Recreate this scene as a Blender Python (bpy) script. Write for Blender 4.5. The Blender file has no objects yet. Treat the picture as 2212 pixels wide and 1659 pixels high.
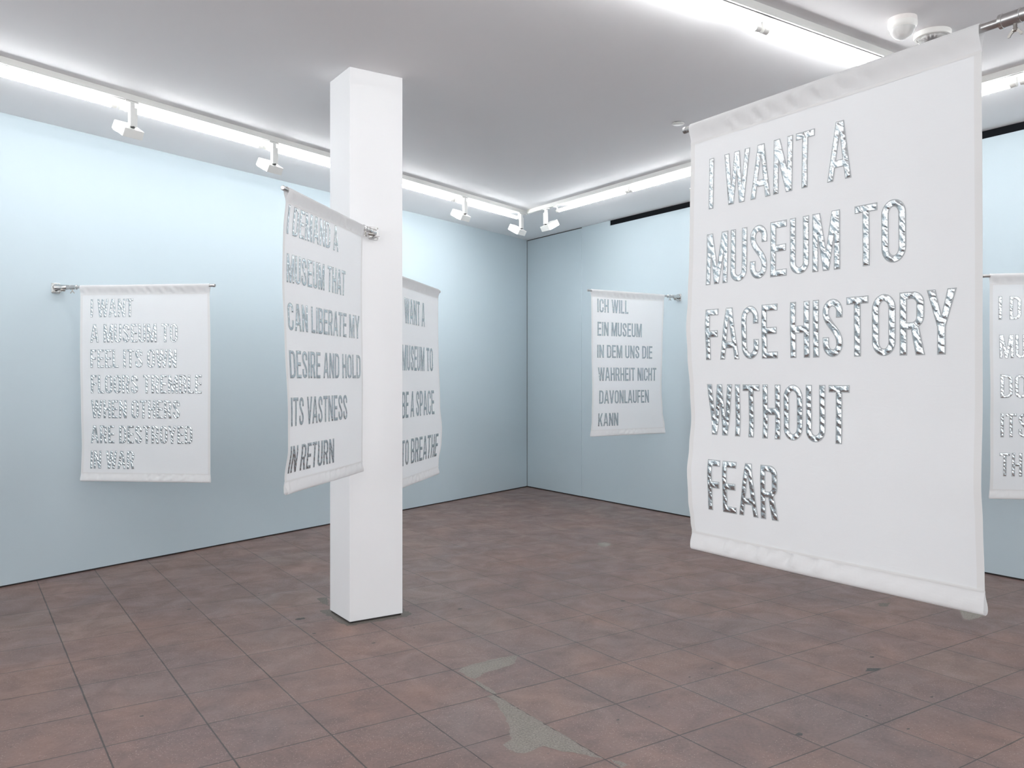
import bpy, bmesh, math, random
from mathutils import Vector, Matrix
from mathutils.geometry import delaunay_2d_cdt

SC = bpy.context.scene
COL = SC.collection
PI = math.pi

# ------------------------------------------------------------------ camera
F_PX, W_PX, H_PX = 1812.0, 2212.0, 1659.0
TH = 0.9838
EYE = 1.5
cd = bpy.data.cameras.new('camera')
cam = bpy.data.objects.new('camera', cd)
COL.objects.link(cam)
cam.location = (0, 0, EYE)
cam.rotation_euler = (PI / 2, 0, TH - PI / 2)
cd.sensor_fit = 'HORIZONTAL'
cd.sensor_width = 36.0
cd.lens = F_PX / W_PX * 36.0
cd.shift_y = -12.8 / W_PX
cd.clip_start = 0.05
SC.camera = cam

# ------------------------------------------------------------------ world, exposure
w = bpy.data.worlds.new('world')
SC.world = w
w.use_nodes = True
w.node_tree.nodes['Background'].inputs[0].default_value = (0.8, 0.87, 1, 1)
w.node_tree.nodes['Background'].inputs[1].default_value = 0.0
SC.view_settings.view_transform = 'Standard'
SC.view_settings.look = 'None'
SC.view_settings.gamma = 1
SC.view_settings.use_curve_mapping = False
TUBE_POWER = 27.0
SPOT_POWER = 86.0
SC.view_settings.exposure = 0.40

# daylight lamps added as unseen fill behind and beside the viewpoint
def fill_light(name, loc, rot, sx, sy, power):
    ld_ = bpy.data.lights.new(name, 'AREA')
    ld_.shape = 'RECTANGLE'
    ld_.size, ld_.size_y, ld_.energy = sx, sy, power
    ld_.color = (.97, .985, 1.0)
    o = bpy.data.objects.new(name, ld_)
    COL.objects.link(o)
    o.location, o.rotation_euler = loc, rot
fill_light('fill_light_side', (-3.62, .4, 2.5), (PI / 2, 0, -PI / 2), 9.0, 1.3, 136)
fill_light('fill_light_front', (1.5, -4.42, 2.5), (PI / 2, 0, 0), 9.0, 1.3, 136)

# ------------------------------------------------------------------ node helpers
def new_mat(name):
    m = bpy.data.materials.new(name)
    m.use_nodes = True
    nt = m.node_tree
    return m, nt, nt.nodes['Principled BSDF']

def N(nt, kind, **kw):
    n = nt.nodes.new(kind)
    for k, v in kw.items():
        setattr(n, k, v)
    return n

def L(nt, a, b):
    nt.links.new(a, b)

def mth(nt, op, a, b=None, clamp=False):
    n = N(nt, 'ShaderNodeMath', operation=op, use_clamp=clamp)
    for i, v in enumerate((a, b)):
        if v is None:
            continue
        if isinstance(v, (int, float)):
            n.inputs[i].default_value = v
        else:
            L(nt, v, n.inputs[i])
    return n.outputs[0]

def ramp(nt, fac, stops):
    r = N(nt, 'ShaderNodeValToRGB')
    el = r.color_ramp.elements
    el[0].position, el[0].color = stops[0][0], (*stops[0][1], 1)
    el[1].position, el[1].color = stops[-1][0], (*stops[-1][1], 1)
    for p, c in stops[1:-1]:
        e = el.new(p)
        e.color = (*c, 1)
    L(nt, fac, r.inputs[0])
    return r.outputs[0]

def mixc(nt, fac, a, b, mode='MIX'):
    n = N(nt, 'ShaderNodeMix', data_type='RGBA', blend_type=mode)
    for i, v in ((0, fac), (6, a), (7, b)):
        if isinstance(v, (int, float)):
            n.inputs[i].default_value = v
        elif isinstance(v, tuple):
            n.inputs[i].default_value = (*v, 1)
        else:
            L(nt, v, n.inputs[i])
    return n.outputs[2]

def noise(nt, vec, scale, detail=3, rough=.5, dist=0.0):
    n = N(nt, 'ShaderNodeTexNoise')
    n.inputs['Scale'].default_value = scale
    n.inputs['Detail'].default_value = detail
    n.inputs['Roughness'].default_value = rough
    n.inputs['Distortion'].default_value = dist
    if vec is not None:
        L(nt, vec, n.inputs['Vector'])
    return n.outputs['Fac']

def bump(nt, h, strength, dist, bs):
    b = N(nt, 'ShaderNodeBump')
    b.inputs['Strength'].default_value = strength
    b.inputs['Distance'].default_value = dist
    L(nt, h, b.inputs['Height'])
    L(nt, b.outputs[0], bs.inputs['Normal'])
    return b

def mth_vec(nt, v, add):
    n = N(nt, 'ShaderNodeVectorMath', operation='ADD')
    L(nt, v, n.inputs[0])
    n.inputs[1].default_value = add
    return n.outputs[0]

def obj_vec(nt):
    return N(nt, 'ShaderNodeTexCoord').outputs['Object']

def uv_vec(nt):
    return N(nt, 'ShaderNodeTexCoord').outputs['UV']

def paint(name, c, rough=.6, metal=0.0, spec=.5, mottling=.03, scale=3.0, bmp=0.0):
    m, nt, bs = new_mat(name)
    v = obj_vec(nt)
    n = noise(nt, v, scale, 4)
    d = tuple(max(0, x * (1 - mottling)) for x in c)
    e = tuple(min(1, x * (1 + mottling)) for x in c)
    L(nt, ramp(nt, n, [(.3, d), (.7, e)]), bs.inputs['Base Color'])
    bs.inputs['Roughness'].default_value = rough
    bs.inputs['Metallic'].default_value = metal
    bs.inputs['Specular IOR Level'].default_value = spec
    if bmp:
        bump(nt, noise(nt, v, 180, 2), bmp, .001, bs)
    return m

# ------------------------------------------------------------------ materials
M = {}
M['ceiling'] = paint('ceiling paint', (.87, .87, .88), .8, mottling=.012, scale=.8, bmp=.05)
M['wall'] = paint('pale blue wall paint', (.502, .588, .630), .7, spec=.2, mottling=.012, scale=.7, bmp=.05)
M['column'] = paint('white column paint', (.87, .87, .875), .6, spec=.3, mottling=.01, scale=1.5, bmp=.05)
M['dark'] = paint('dark shadow gap', (.035, .03, .028), .7, mottling=.2, scale=12)  # near-black colour stands for the shade inside narrow gaps
M['black'] = paint('black recess', (.006, .007, .009), .8, spec=.1, mottling=.1)
M['enamel'] = paint('white enamelled metal', (.80, .80, .77), .42, mottling=.01)
M['slot'] = paint('grey track slot', (.05, .05, .05), .6, mottling=.05)
M['plastic'] = paint('white plastic', (.82, .81, .78), .35, mottling=.01)
M['beige'] = paint('pinkish base plastic', (.82, .78, .755), .5, mottling=.03, scale=40)
M['joint'] = paint('dark joint', (.06, .06, .06), .6)
M['steel'] = paint('brushed aluminium', (.50, .49, .485), .34, 1.0, mottling=.06, scale=60)
M['chrome'] = paint('cast metal', (.62, .61, .60), .25, 1.0, mottling=.05, scale=30)
M['bolt'] = paint('bolt steel', (.45, .43, .40), .3, 1.0, mottling=.05, scale=30)
M['chip'] = paint('dark electronics', (.05, .04, .045), .5, mottling=.3, scale=60)

def lens_mat(name, power):
    m, nt, bs = new_mat(name)
    bs.inputs['Base Color'].default_value = (.9, .9, .9, 1)
    bs.inputs['Emission Color'].default_value = (.985, .99, 1.0, 1)
    bs.inputs['Emission Strength'].default_value = power
    return m
M['lens'] = lens_mat('lit flood lens', SPOT_POWER)
M['lens_dim'] = lens_mat('dimmed flood lens', SPOT_POWER * .45)

def tube_mat():
    m, nt, bs = new_mat('lit fluorescent glass')
    bs.inputs['Base Color'].default_value = (.9, .9, .9, 1)
    bs.inputs['Emission Color'].default_value = (.985, .99, 1.0, 1)
    bs.inputs['Emission Strength'].default_value = TUBE_POWER
    return m
M['tube'] = tube_mat()

def dome_mat(name, tint, alpha):
    m, nt, bs = new_mat(name)
    v = obj_vec(nt)
    L(nt, ramp(nt, noise(nt, v, 25, 2), [(.3, tint), (.7, tuple(min(1, x * 1.05) for x in tint))]), bs.inputs['Base Color'])
    bs.inputs['Roughness'].default_value = .12
    tr = N(nt, 'ShaderNodeBsdfTransparent')
    mx = N(nt, 'ShaderNodeMixShader')
    mx.inputs[0].default_value = alpha
    out = nt.nodes['Material Output']
    L(nt, tr.outputs[0], mx.inputs[1])
    L(nt, bs.outputs[0], mx.inputs[2])
    L(nt, mx.outputs[0], out.inputs[0])
    return m
M['dome'] = dome_mat('milky dome plastic', (.85, .85, .83), .62)
M['cover'] = dome_mat('clear detector cover', (.75, .75, .75), .35)

TILE, TX, TY = .40525, 1.7262, 3.7596

def grout(nt, v, width):
    sep = N(nt, 'ShaderNodeSeparateXYZ')
    L(nt, v, sep.inputs[0])
    wob = noise(nt, v, 9, 4, .6)
    wob2 = noise(nt, v, 1.3, 2)
    ids, dists = [], []
    for ax, o in ((0, TX), (1, TY)):
        t = mth(nt, 'DIVIDE', mth(nt, 'SUBTRACT', sep.outputs[ax], o), TILE)
        t = mth(nt, 'ADD', t, mth(nt, 'MULTIPLY', mth(nt, 'SUBTRACT', wob, .5), .012))
        ids.append(mth(nt, 'FLOOR', t))
        fr = mth(nt, 'FRACT', t)
        dists.append(mth(nt, 'MINIMUM', fr, mth(nt, 'SUBTRACT', 1.0, fr)))
    dx = dists[0]
    dy = dists[1]
    d = mth(nt, 'MINIMUM', dx, dy)
    wd = mth(nt, 'MULTIPLY', mth(nt, 'ADD', wob2, .35), width)
    line = mth(nt, 'SUBTRACT', 1.0, mth(nt, 'DIVIDE', d, wd), clamp=True)
    line = mth(nt, 'MULTIPLY', line, 1.7, clamp=True)
    cmb = N(nt, 'ShaderNodeCombineXYZ')
    L(nt, ids[0], cmb.inputs[0])
    L(nt, ids[1], cmb.inputs[1])
    return line, cmb.outputs[0], d

def floor_mat():
    m, nt, bs = new_mat('terracotta cement tiles')
    v = obj_vec(nt)
    line, tid, edge = grout(nt, v, .0125)
    wn = N(nt, 'ShaderNodeTexWhiteNoise', noise_dimensions='3D')
    L(nt, tid, wn.inputs['Vector'])
    base = ramp(nt, wn.outputs['Value'], [(0, (.185, .118, .110)), (.25, (.245, .160, .140)), (.5, (.215, .150, .138)), (.75, (.235, .142, .122)), (1, (.265, .190, .158))])
    big = noise(nt, v, 1.7, 4, .55, .5)
    base = mixc(nt, ramp(nt, big, [(.38, (0, 0, 0)), (.68, (.85, .85, .85))]), base, (.31, .165, .110))
    big2 = noise(nt, mth_vec(nt, v, (7.3, 2.1, 0)), 1.3, 3, .5, .4)
    base = mixc(nt, ramp(nt, big2, [(.45, (0, 0, 0)), (.7, (.4, .4, .4))]), base, (.180, .140, .132))
    mid = noise(nt, v, 4.5, 6, .62, .6)
    base = mixc(nt, ramp(nt, mid, [(.36, (0, 0, 0)), (.68, (.62, .62, .62))]), base, (.128, .098, .095))
    fine = noise(nt, v, 70, 3, .6)
    base = mixc(nt, .22, base, ramp(nt, fine, [(.3, (.10, .08, .075)), (.7, (.36, .29, .27))]))
    # pale aggregate specks worn through in patches
    vo = N(nt, 'ShaderNodeTexVoronoi', feature='F1')
    vo.inputs['Scale'].default_value = 95
    L(nt, v, vo.inputs['Vector'])
    spk = mth(nt, 'LESS_THAN', vo.outputs['Distance'], .20)
    wn2 = N(nt, 'ShaderNodeTexWhiteNoise', noise_dimensions='3D')
    L(nt, vo.outputs['Position'], wn2.inputs['Vector'])
    worn = noise(nt, v, 2.4, 3, .5, .3)
    lim = ramp(nt, worn, [(.38, (.05, .05, .05)), (.62, (.85, .85, .85))])
    spk = mth(nt, 'MULTIPLY', spk, mth(nt, 'LESS_THAN', wn2.outputs['Value'], lim))
    base = mixc(nt, mth(nt, 'MULTIPLY', spk, .6), base, (.56, .47, .42))
    # dark pinholes
    vo2 = N(nt, 'ShaderNodeTexVoronoi', feature='F1')
    vo2.inputs['Scale'].default_value = 9
    L(nt, v, vo2.inputs['Vector'])
    pit = mth(nt, 'LESS_THAN', mth(nt, 'ADD', vo2.outputs['Distance'], mth(nt, 'MULTIPLY', mid, .08)), .075)
    base = mixc(nt, mth(nt, 'MULTIPLY', pit, .6), base, (.05, .045, .042))
    base = mixc(nt, mth(nt, 'MULTIPLY', line, .88), base, (.028, .028, .025))
    base = mixc(nt, 1.0, base, (.76, .685, .665), 'MULTIPLY')
    L(nt, base, bs.inputs['Base Color'])
    L(nt, ramp(nt, mid, [(.3, (.30, .30, .30)), (.7, (.48, .48, .48))]), bs.inputs['Roughness'])
    bs.inputs['Specular IOR Level'].default_value = .5
    hgt = mth(nt, 'SUBTRACT', mth(nt, 'MULTIPLY', fine, .35), line)
    bump(nt, hgt, .35, .0015, bs)
    return m
M['floor'] = floor_mat()

def cement_mat(name, a, b):
    m, nt, bs = new_mat(name)
    v = obj_vec(nt)
    line, tid, edge = grout(nt, v, .006)
    n1 = noise(nt, v, 9, 5, .6)
    n2 = noise(nt, v, 120, 3, .7)
    c = ramp(nt, n1, [(.3, a), (.7, b)])
    c = mixc(nt, .5, c, ramp(nt, n2, [(.35, tuple(x * .4 for x in a)), (.65, tuple(min(1, x * 1.35) for x in b))]))
    c = mixc(nt, mth(nt, 'MULTIPLY', line, .45), c, (.06, .06, .055))
    L(nt, c, bs.inputs['Base Color'])
    bs.inputs['Roughness'].default_value = .6
    bump(nt, n2, .3, .001, bs)
    return m
M['cement'] = cement_mat('grey cement repair', (.195, .172, .148), (.245, .218, .190))
M['cement_dark'] = cement_mat('greenish cement smear', (.095, .086, .075), (.165, .142, .124))
M['stain'] = paint('dark floor stain', (.06, .058, .054), .6, mottling=.4, scale=60)

def cloth_mat(name, c, trans):
    m, nt, bs = new_mat(name)
    u = uv_vec(nt)
    n1 = noise(nt, u, 3.0, 2, .5, .5)
    L(nt, ramp(nt, n1, [(.3, tuple(x * .985 for x in c)), (.7, c)]), bs.inputs['Base Color'])
    bs.inputs['Roughness'].default_value = .55
    bs.inputs['Specular IOR Level'].default_value = .3
    bs.inputs['Sheen Weight'].default_value = .1
    mp = N(nt, 'ShaderNodeMapping')
    mp.inputs['Rotation'].default_value = (0, 0, .7)
    mp.inputs['Scale'].default_value = (1, 2.6, 1)
    L(nt, u, mp.inputs[0])
    cr = noise(nt, mp.outputs[0], 9, 4, .55, 1.2)
    rg = mth(nt, 'ABSOLUTE', mth(nt, 'SUBTRACT', cr, .5))
    cr2 = noise(nt, u, 22, 3, .6, .8)
    h = mth(nt, 'ADD', mth(nt, 'MULTIPLY', rg, -1.0), mth(nt, 'MULTIPLY', cr2, .2))
    b = bump(nt, h, .22, .005, bs)
    tl = N(nt, 'ShaderNodeBsdfTranslucent')
    tl.inputs[0].default_value = (c[0], c[1], c[2], 1)
    mx = N(nt, 'ShaderNodeMixShader')
    mx.inputs[0].default_value = trans
    L(nt, bs.outputs[0], mx.inputs[1])
    L(nt, tl.outputs[0], mx.inputs[2])
    L(nt, mx.outputs[0], nt.nodes['Material Output'].inputs[0])
    return m
M['cloth'] = cloth_mat('white banner cloth', (.93, .93, .935), .42)
M['hem'] = cloth_mat('doubled hem cloth', (.88, .87, .86), .33)
M['sleeve'] = cloth_mat('pole sleeve cloth', (.92, .915, .915), .38)

def silver_mat():
    m, nt, bs = new_mat('crinkled silver lame')
    u = uv_vec(nt)
    mp = N(nt, 'ShaderNodeMapping')
    mp.inputs['Rotation'].default_value = (0, 0, .75)
    L(nt, u, mp.inputs[0])
    wv = N(nt, 'ShaderNodeTexWave', wave_type='BANDS', bands_direction='Y', wave_profile='SIN')
    wv.inputs['Scale'].default_value = 16.0
    wv.inputs['Distortion'].default_value = 5.0
    wv.inputs['Detail'].default_value = 2.5
    wv.inputs['Detail Scale'].default_value = 2.0
    L(nt, mp.outputs[0], wv.inputs['Vector'])
    n2 = noise(nt, u, 120, 3, .6, .6)
    h = mth(nt, 'ADD', mth(nt, 'MULTIPLY', wv.outputs['Fac'], .7), mth(nt, 'MULTIPLY', n2, .5))
    c = noise(nt, u, 40, 2)
    L(nt, ramp(nt, c, [(.3, (.58, .61, .625)), (.7, (.67, .70, .715))]), bs.inputs['Base Color'])
    bs.inputs['Metallic'].default_value = 1.0
    bs.inputs['Roughness'].default_value = .24
    bump(nt, h, .62, .003, bs)
    return m
M['silver'] = silver_mat()

def stitch_mat():
    m, nt, bs = new_mat('grey zigzag stitching')
    u = uv_vec(nt)
    n = noise(nt, u, 400, 2)
    L(nt, ramp(nt, n, [(.35, (.34, .36, .37)), (.65, (.50, .52, .53))]), bs.inputs['Base Color'])
    bs.inputs['Roughness'].default_value = .7
    return m
M['stitch'] = stitch_mat()

# ------------------------------------------------------------------ object helpers
def tag(o, label=None, cat=None, group=None, kind=None):
    if label: o['label'] = label
    if cat: o['category'] = cat
    if group: o['group'] = group
    if kind: o['kind'] = kind
    return o

def empty(name, loc, rot=(0, 0, 0)):
    o = bpy.data.objects.new(name, None)
    o.empty_display_size = .1
    COL.objects.link(o)
    o.location = loc
    o.rotation_euler = rot
    return o

def link(name, me, parent=None, mats=(), smooth=True):
    o = bpy.data.objects.new(name, me)
    COL.objects.link(o)
    for m in mats:
        me.materials.append(m)
    if smooth:
        for p in me.polygons:
            p.use_smooth = True
    if parent:
        o.parent = parent
    return o

def from_bm(name, bm, mat, parent=None, smooth=False, bevel=0.0, label=None):
    bmesh.ops.recalc_face_normals(bm, faces=bm.faces)
    me = bpy.data.meshes.new(name)
    bm.to_mesh(me)
    bm.free()
    o = link(name, me, parent, (mat,), smooth)
    if bevel:
        b = o.modifiers.new('bevel', 'BEVEL')
        b.width = bevel
        b.segments = 2
        b.limit_method = 'ANGLE'
        b.angle_limit = .6
    if smooth:
        me.set_sharp_from_angle(angle=.7)
    if label:
        o['label'] = label
    return o

def box(bm, lo, hi, mat4=None):
    vs = []
    for x in (lo[0], hi[0]):
        for y in (lo[1], hi[1]):
            for z in (lo[2], hi[2]):
                p = Vector((x, y, z))
                vs.append(bm.verts.new(mat4 @ p if mat4 else p))
    for f in ((0, 1, 3, 2), (4, 6, 7, 5), (0, 4, 5, 1), (2, 3, 7, 6), (0, 2, 6, 4), (1, 5, 7, 3)):
        bm.faces.new([vs[i] for i in f])

def prism(bm, pts, z0, z1):
    a = [bm.verts.new((x, y, z0)) for x, y in pts]
    b = [bm.verts.new((x, y, z1)) for x, y in pts]
    n = len(pts)
    bm.faces.new(a[::-1])
    bm.faces.new(b)
    for i in range(n):
        bm.faces.new((a[i], a[(i + 1) % n], b[(i + 1) % n], b[i]))

def axis_frame(d):
    d = Vector(d).normalized()
    up = Vector((0, 0, 1)) if abs(d.z) < .95 else Vector((1, 0, 0))
    s = d.cross(up).normalized()
    return d, s, s.cross(d).normalized()

def lathe(bm, origin, d, prof, n=24, cap0=True, cap1=True):
    """prof: (distance along d, radius)"""
    d, s, u = axis_frame(d)
    o = Vector(origin)
    rings = []
    for t, r in prof:
        rings.append([bm.verts.new(o + d * t + (s * math.cos(2 * PI * i / n) + u * math.sin(2 * PI * i / n)) * max(r, 1e-5)) for i in range(n)])
    for a, b in zip(rings, rings[1:]):
        for i in range(n):
            bm.faces.new((a[i], a[(i + 1) % n], b[(i + 1) % n], b[i]))
    if cap0: bm.faces.new(rings[0][::-1])
    if cap1: bm.faces.new(rings[-1])

# ------------------------------------------------------------------ the room
CEIL = 3.401
RW = 6.59                                       # right wall plane x
CY = 9.527                                      # corner y
LD = Vector((.9295, .3688))                     # left wall direction
LN = Vector((-LD.y, LD.x))
LP = Vector((.274, 7.019))                      # a point on the left wall
CORNER = Vector((RW, LP.y + (RW - LP.x) * LD.y / LD.x))
XB, YB = -3.6, -4.4
LEFT_END = Vector((XB, LP.y + (XB - LP.x) * LD.y / LD.x))
GAP = .012

def struct(name, bm, mat, parent=None, **k):
    o = from_bm(name, bm, mat, parent, **k)
    if not parent:
        o['kind'] = 'structure'
    return o

room = [(XB, YB), (RW, YB), (CORNER.x, CORNER.y), (LEFT_END.x, LEFT_END.y)]
outer = [(XB - .2, YB - .2), (RW + .2, YB - .2), (RW + .2, CORNER.y + .3), (LEFT_END.x - .2, LEFT_END.y + .2)]
bm = bmesh.new(); prism(bm, outer, -.12, 0)
FLOOR = struct('floor', bm, M['floor'])
bm = bmesh.new(); prism(bm, outer, CEIL, CEIL + .12)
struct('ceiling', bm, M['ceiling'])
# left wall
bm = bmesh.new()
e = LN * .14
A, B = LEFT_END - LD * .1, CORNER + LD * .1
prism(bm, [tuple(A), tuple(B), tuple(B + e), tuple(A + e)], GAP, CEIL)
struct('wall_left', bm, M['wall'])
bm = bmesh.new()
s_ = LN * .012
prism(bm, [tuple(A + s_), tuple(B + s_), tuple(B + e), tuple(A + e)], 0, GAP)
struct('gap_shade_left', bm, M['dark'])  # dark strip, painted shade of the gap under the left wall
# right wall: lower panel, a full-height strip, a corner panel with a thin gap above it
bm = bmesh.new()
SL0, SL1 = 7.775, 8.318
box(bm, (RW, YB - .1, GAP), (RW + .14, SL0, CEIL - .062))
box(bm, (RW, SL0, GAP), (RW + .14, SL1, CEIL))
box(bm, (RW - .004, SL1, GAP), (RW + .14, CORNER.y, CEIL - .012))
struct('wall_right', bm, M['wall'])
bm = bmesh.new(); box(bm, (RW + .010, YB - .1, CEIL - .062), (RW + .139, SL0, CEIL))
struct('slot_shade', bm, M['black'])  # black backing stands in for the unlit depth of the slot
bm = bmesh.new(); box(bm, (RW + .006, SL1, CEIL - .012), (RW + .139, CORNER.y, CEIL))
struct('gap_shade_top', bm, M['dark'])  # dark backing paints the shade in the thin gap
bm = bmesh.new(); prism(bm, [(RW - .010, CORNER.y - .007), (RW - .004, CORNER.y - .007), (RW - .004, CORNER.y), (RW - .010, CORNER.y - .0025)], GAP, CEIL - .001)
struct('trim_3', bm, M['joint'])
bm = bmesh.new(); box(bm, (RW + .012, YB - .1, 0), (RW + .14, CORNER.y, GAP))
struct('gap_shade_right', bm, M['dark'])  # dark strip, painted shade of the gap under the right wall
bm = bmesh.new()
box(bm, (XB - .14, YB - .1, 0), (XB, LEFT_END.y, 1.84)); box(bm, (XB - .14, YB - .1, 3.16), (XB, LEFT_END.y, CEIL)); box(bm, (XB - .14, 4.91, 1.84), (XB, LEFT_END.y, 3.16))  # opening added to hold the side fill lamp
struct('wall_back', bm, M['wall'])
bm = bmesh.new()
box(bm, (XB, YB - .14, 0), (RW, YB, 1.84)); box(bm, (XB, YB - .14, 3.16), (RW, YB, CEIL)); box(bm, (6.01, YB - .14, 1.84), (RW, YB, 3.16)); box(bm, (XB, YB - .14, 1.84), (-3.01, YB, 3.16))  # opening added to take the front-wall fill lamp
struct('wall_front', bm, M['wall'])

# cement repairs, smears and stains lying flush in the floor
rnd = random.Random(4)
def floor_patch(name, pts, mat, z, jitter=.006, sub=.02):
    out = []
    n = len(pts)
    for i in range(n):
        a, b = Vector(pts[i]), Vector(pts[(i + 1) % n])
        k = max(1, int((b - a).length / sub))
        for j in range(k):
            p = a.lerp(b, j / k)
            out.append((p.x + rnd.uniform(-jitter, jitter), p.y + rnd.uniform(-jitter, jitter)))
    vs = [Vector(p) for p in out]
    r = delaunay_2d_cdt(vs, [], [list(range(len(vs)))], 1, 1e-6)
    me = bpy.data.meshes.new(name)
    me.from_pydata([(p.x, p.y, z) for p in r[0]], [], [f if (r[0][f[1]] - r[0][f[0]]).cross(r[0][f[2]] - r[0][f[0]]) > 0 else f[::-1] for f in r[2]])
    return link(name, me, FLOOR, (mat,), False)
PA = [(2.208,3.767),(2.299,3.777),(2.405,3.780),(2.540,3.770),(2.528,3.750),(2.449,3.661),(2.356,3.641),(2.276,3.638),(2.224,3.616),(2.159,3.584),(2.150,3.648),(2.145,3.725)]
PA2 = [(2.159,3.584),(2.158,3.449),(2.150,3.360),(2.134,3.360),(2.128,3.449),(2.138,3.524)]
PB = [(2.094,3.358),(2.130,3.360),(2.130,3.151),(2.130,2.948),(2.130,2.755),(2.128,2.552),(2.102,2.594),(2.077,2.645),(2.028,2.698),(2.004,2.770),(1.955,2.774),(1.907,2.758),(1.876,2.786),(1.865,2.834),(1.871,2.873),(1.931,2.906),(1.986,3.008),(2.045,3.151),(2.085,3.266)]
floor_patch('cement_patch', PA, M['cement'], .0006)
floor_patch('cement_patch', PA2, M['cement'], .0006, .003)
floor_patch('cement_patch', PB, M['cement'], .0006)
floor_patch('cement_patch', [(2.151,2.535),(2.170,2.496),(2.177,2.452),(2.139,2.453),(2.142,2.501)], M['cement'], .0006)
floor_patch('cement_patch', [(5.401,2.907),(5.486,2.886),(5.591,2.834),(5.491,2.776),(5.321,2.752),(5.225,2.749),(5.248,2.801),(5.320,2.855)], M['cement'], .0006)
floor_patch('cement_patch', [(5.115,3.300),(5.201,3.262),(5.100,3.216),(5.058,3.244)], M['cement_dark'], .0006)
floor_patch('cement_patch', [(4.851,5.930),(4.962,5.893),(4.922,5.772),(4.785,5.756)], M['cement'], .0006)
floor_patch('cement_smear', [(1.955,5.18),(1.968,4.99),(1.980,4.790),(2.023,4.768),(2.159,4.755),(2.375,4.762),(2.43,4.79),(2.425,4.895),(2.45,5.038),(2.44,5.20),(2.1,5.20)], M['cement_dark'], .0006, .012)
floor_patch('cement_smear', [(2.052,5.493),(2.129,5.482),(2.053,5.262),(2.042,5.325)], M['cement_dark'], .0006)
floor_patch('stain', [(3.882,2.569),(3.931,2.593),(3.964,2.571),(3.997,2.549),(3.954,2.544),(3.910,2.551)], M['stain'], .0007, .004)
for x, y, r in ((1.794,5.081,.034),(1.978,4.388,.012),(1.833,4.260,.005),(2.300,4.520,.007),(1.770,5.844,.010),(2.736,4.722,.016),(2.965,2.271,.021),(4.110,2.683,.014),(3.374,2.229,.008),(3.829,2.191,.009),(3.395,2.047,.009),(3.534,2.267,.006),(3.748,4.286,.016),(3.071,3.009,.007),(2.425,2.807,.008),(3.603,4.132,.010),(3.259,3.034,.008),(2.641,2.839,.006),(.322,5.768,.006),(.693,4.008,.010),(.192,3.965,.004),(1.269,5.691,.013),(1.761,4.747,.014)):
    a0 = rnd.uniform(0, 6)
    floor_patch('stain', [(x + r * math.cos(a0 + t * .7) * rnd.uniform(.8, 1.2), y + .7 * r * math.sin(a0 + t * .7) * rnd.uniform(.7, 1.2)) for t in range(9)], M['stain'], .0007, r * .12, .01)

# ------------------------------------------------------------------ columns
def column(x0, x1, y0, y1, label):
    root = empty('column', ((x0 + x1) / 2, (y0 + y1) / 2, 0))
    tag(root, label, 'column')
    hx, hy = (x1 - x0) / 2, (y1 - y0) / 2
    bm = bmesh.new(); box(bm, (-hx, -hy, .011), (hx, hy, CEIL))
    from_bm('shaft', bm, M['column'], root, bevel=.003)
    bm = bmesh.new(); box(bm, (-hx + .008, -hy + .008, 0), (hx - .008, hy - .008, .011))
    from_bm('recessed_base', bm, M['dark'], root, label='dark recessed gap at the foot')  # shade under the shaft is put into the dark colour
column(2.010, 2.366, 4.808, 5.132, 'square white column standing on the tiles left of centre, carrying two banners')
column(2.010, 2.366, .57, .885, 'square white column just outside the right edge carrying the big banner')

# ------------------------------------------------------------------ ceiling lamps
TW, TH_ = .036, .041                            # track section
HANG, SIDE = .033, .077                         # tube centre below the track and sideways from it

def track_frame(p, d, side):
    d = Vector((d[0], d[1], 0)).normalized()
    n = Vector((-d.y, d.x, 0)) * side           # towards the tube side
    return Vector((p[0], p[1], 0)), d, n

def xf(fr):
    p, d, n = fr
    m = Matrix.Identity(4)
    for i in range(3):
        m[i][0], m[i][1], m[i][2] = d[i], n[i], (0, 0, 1)[i]
    m.translation = p
    return m

def lighting_track(fr, s0, s1, label):
    """track body with a groove along its underside"""
    X = xf(fr)
    root = empty('lighting_track', X @ Vector(((s0 + s1) / 2, 0, CEIL)))
    tag(root, label, 'lighting track')
    off = root.location
    z0, z1 = CEIL - TH_, CEIL
    prof = [(-TW / 2, z1), (-TW / 2, z0 + .002), (-TW / 2 + .002, z0), (-.0065, z0), (-.0065, z0 + .008), (.0065, z0 + .008), (.0065, z0), (TW / 2 - .002, z0), (TW / 2, z0 + .002), (TW / 2, z1)]
    bm = bmesh.new()
    a = [bm.verts.new(X @ Vector((s0, y, z)) - off) for y, z in prof]
    b = [bm.verts.new(X @ Vector((s1, y, z)) - off) for y, z in prof]
    n = len(prof)
    for i in range(n):
        bm.faces.new((a[i], a[(i + 1) % n], b[(i + 1) % n], b[i]))
    for q in (a, b):
        for idx in ((0, 1, 2, 3, 4), (5, 6, 7, 8, 9), (0, 4, 5, 9)):
            bm.faces.new([q[i] for i in idx])
    from_bm('housing', bm, M['enamel'], root)
    bm = bmesh.new()
    box(bm, (s0 + .01, -.0063, z0 + .003), (s1 - .01, .0063, z0 + .0078), Matrix.Translation(-off) @ X)
    from_bm('contact_slot', bm, M['slot'], root, label='dark grey slot along the underside')
    return root

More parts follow.
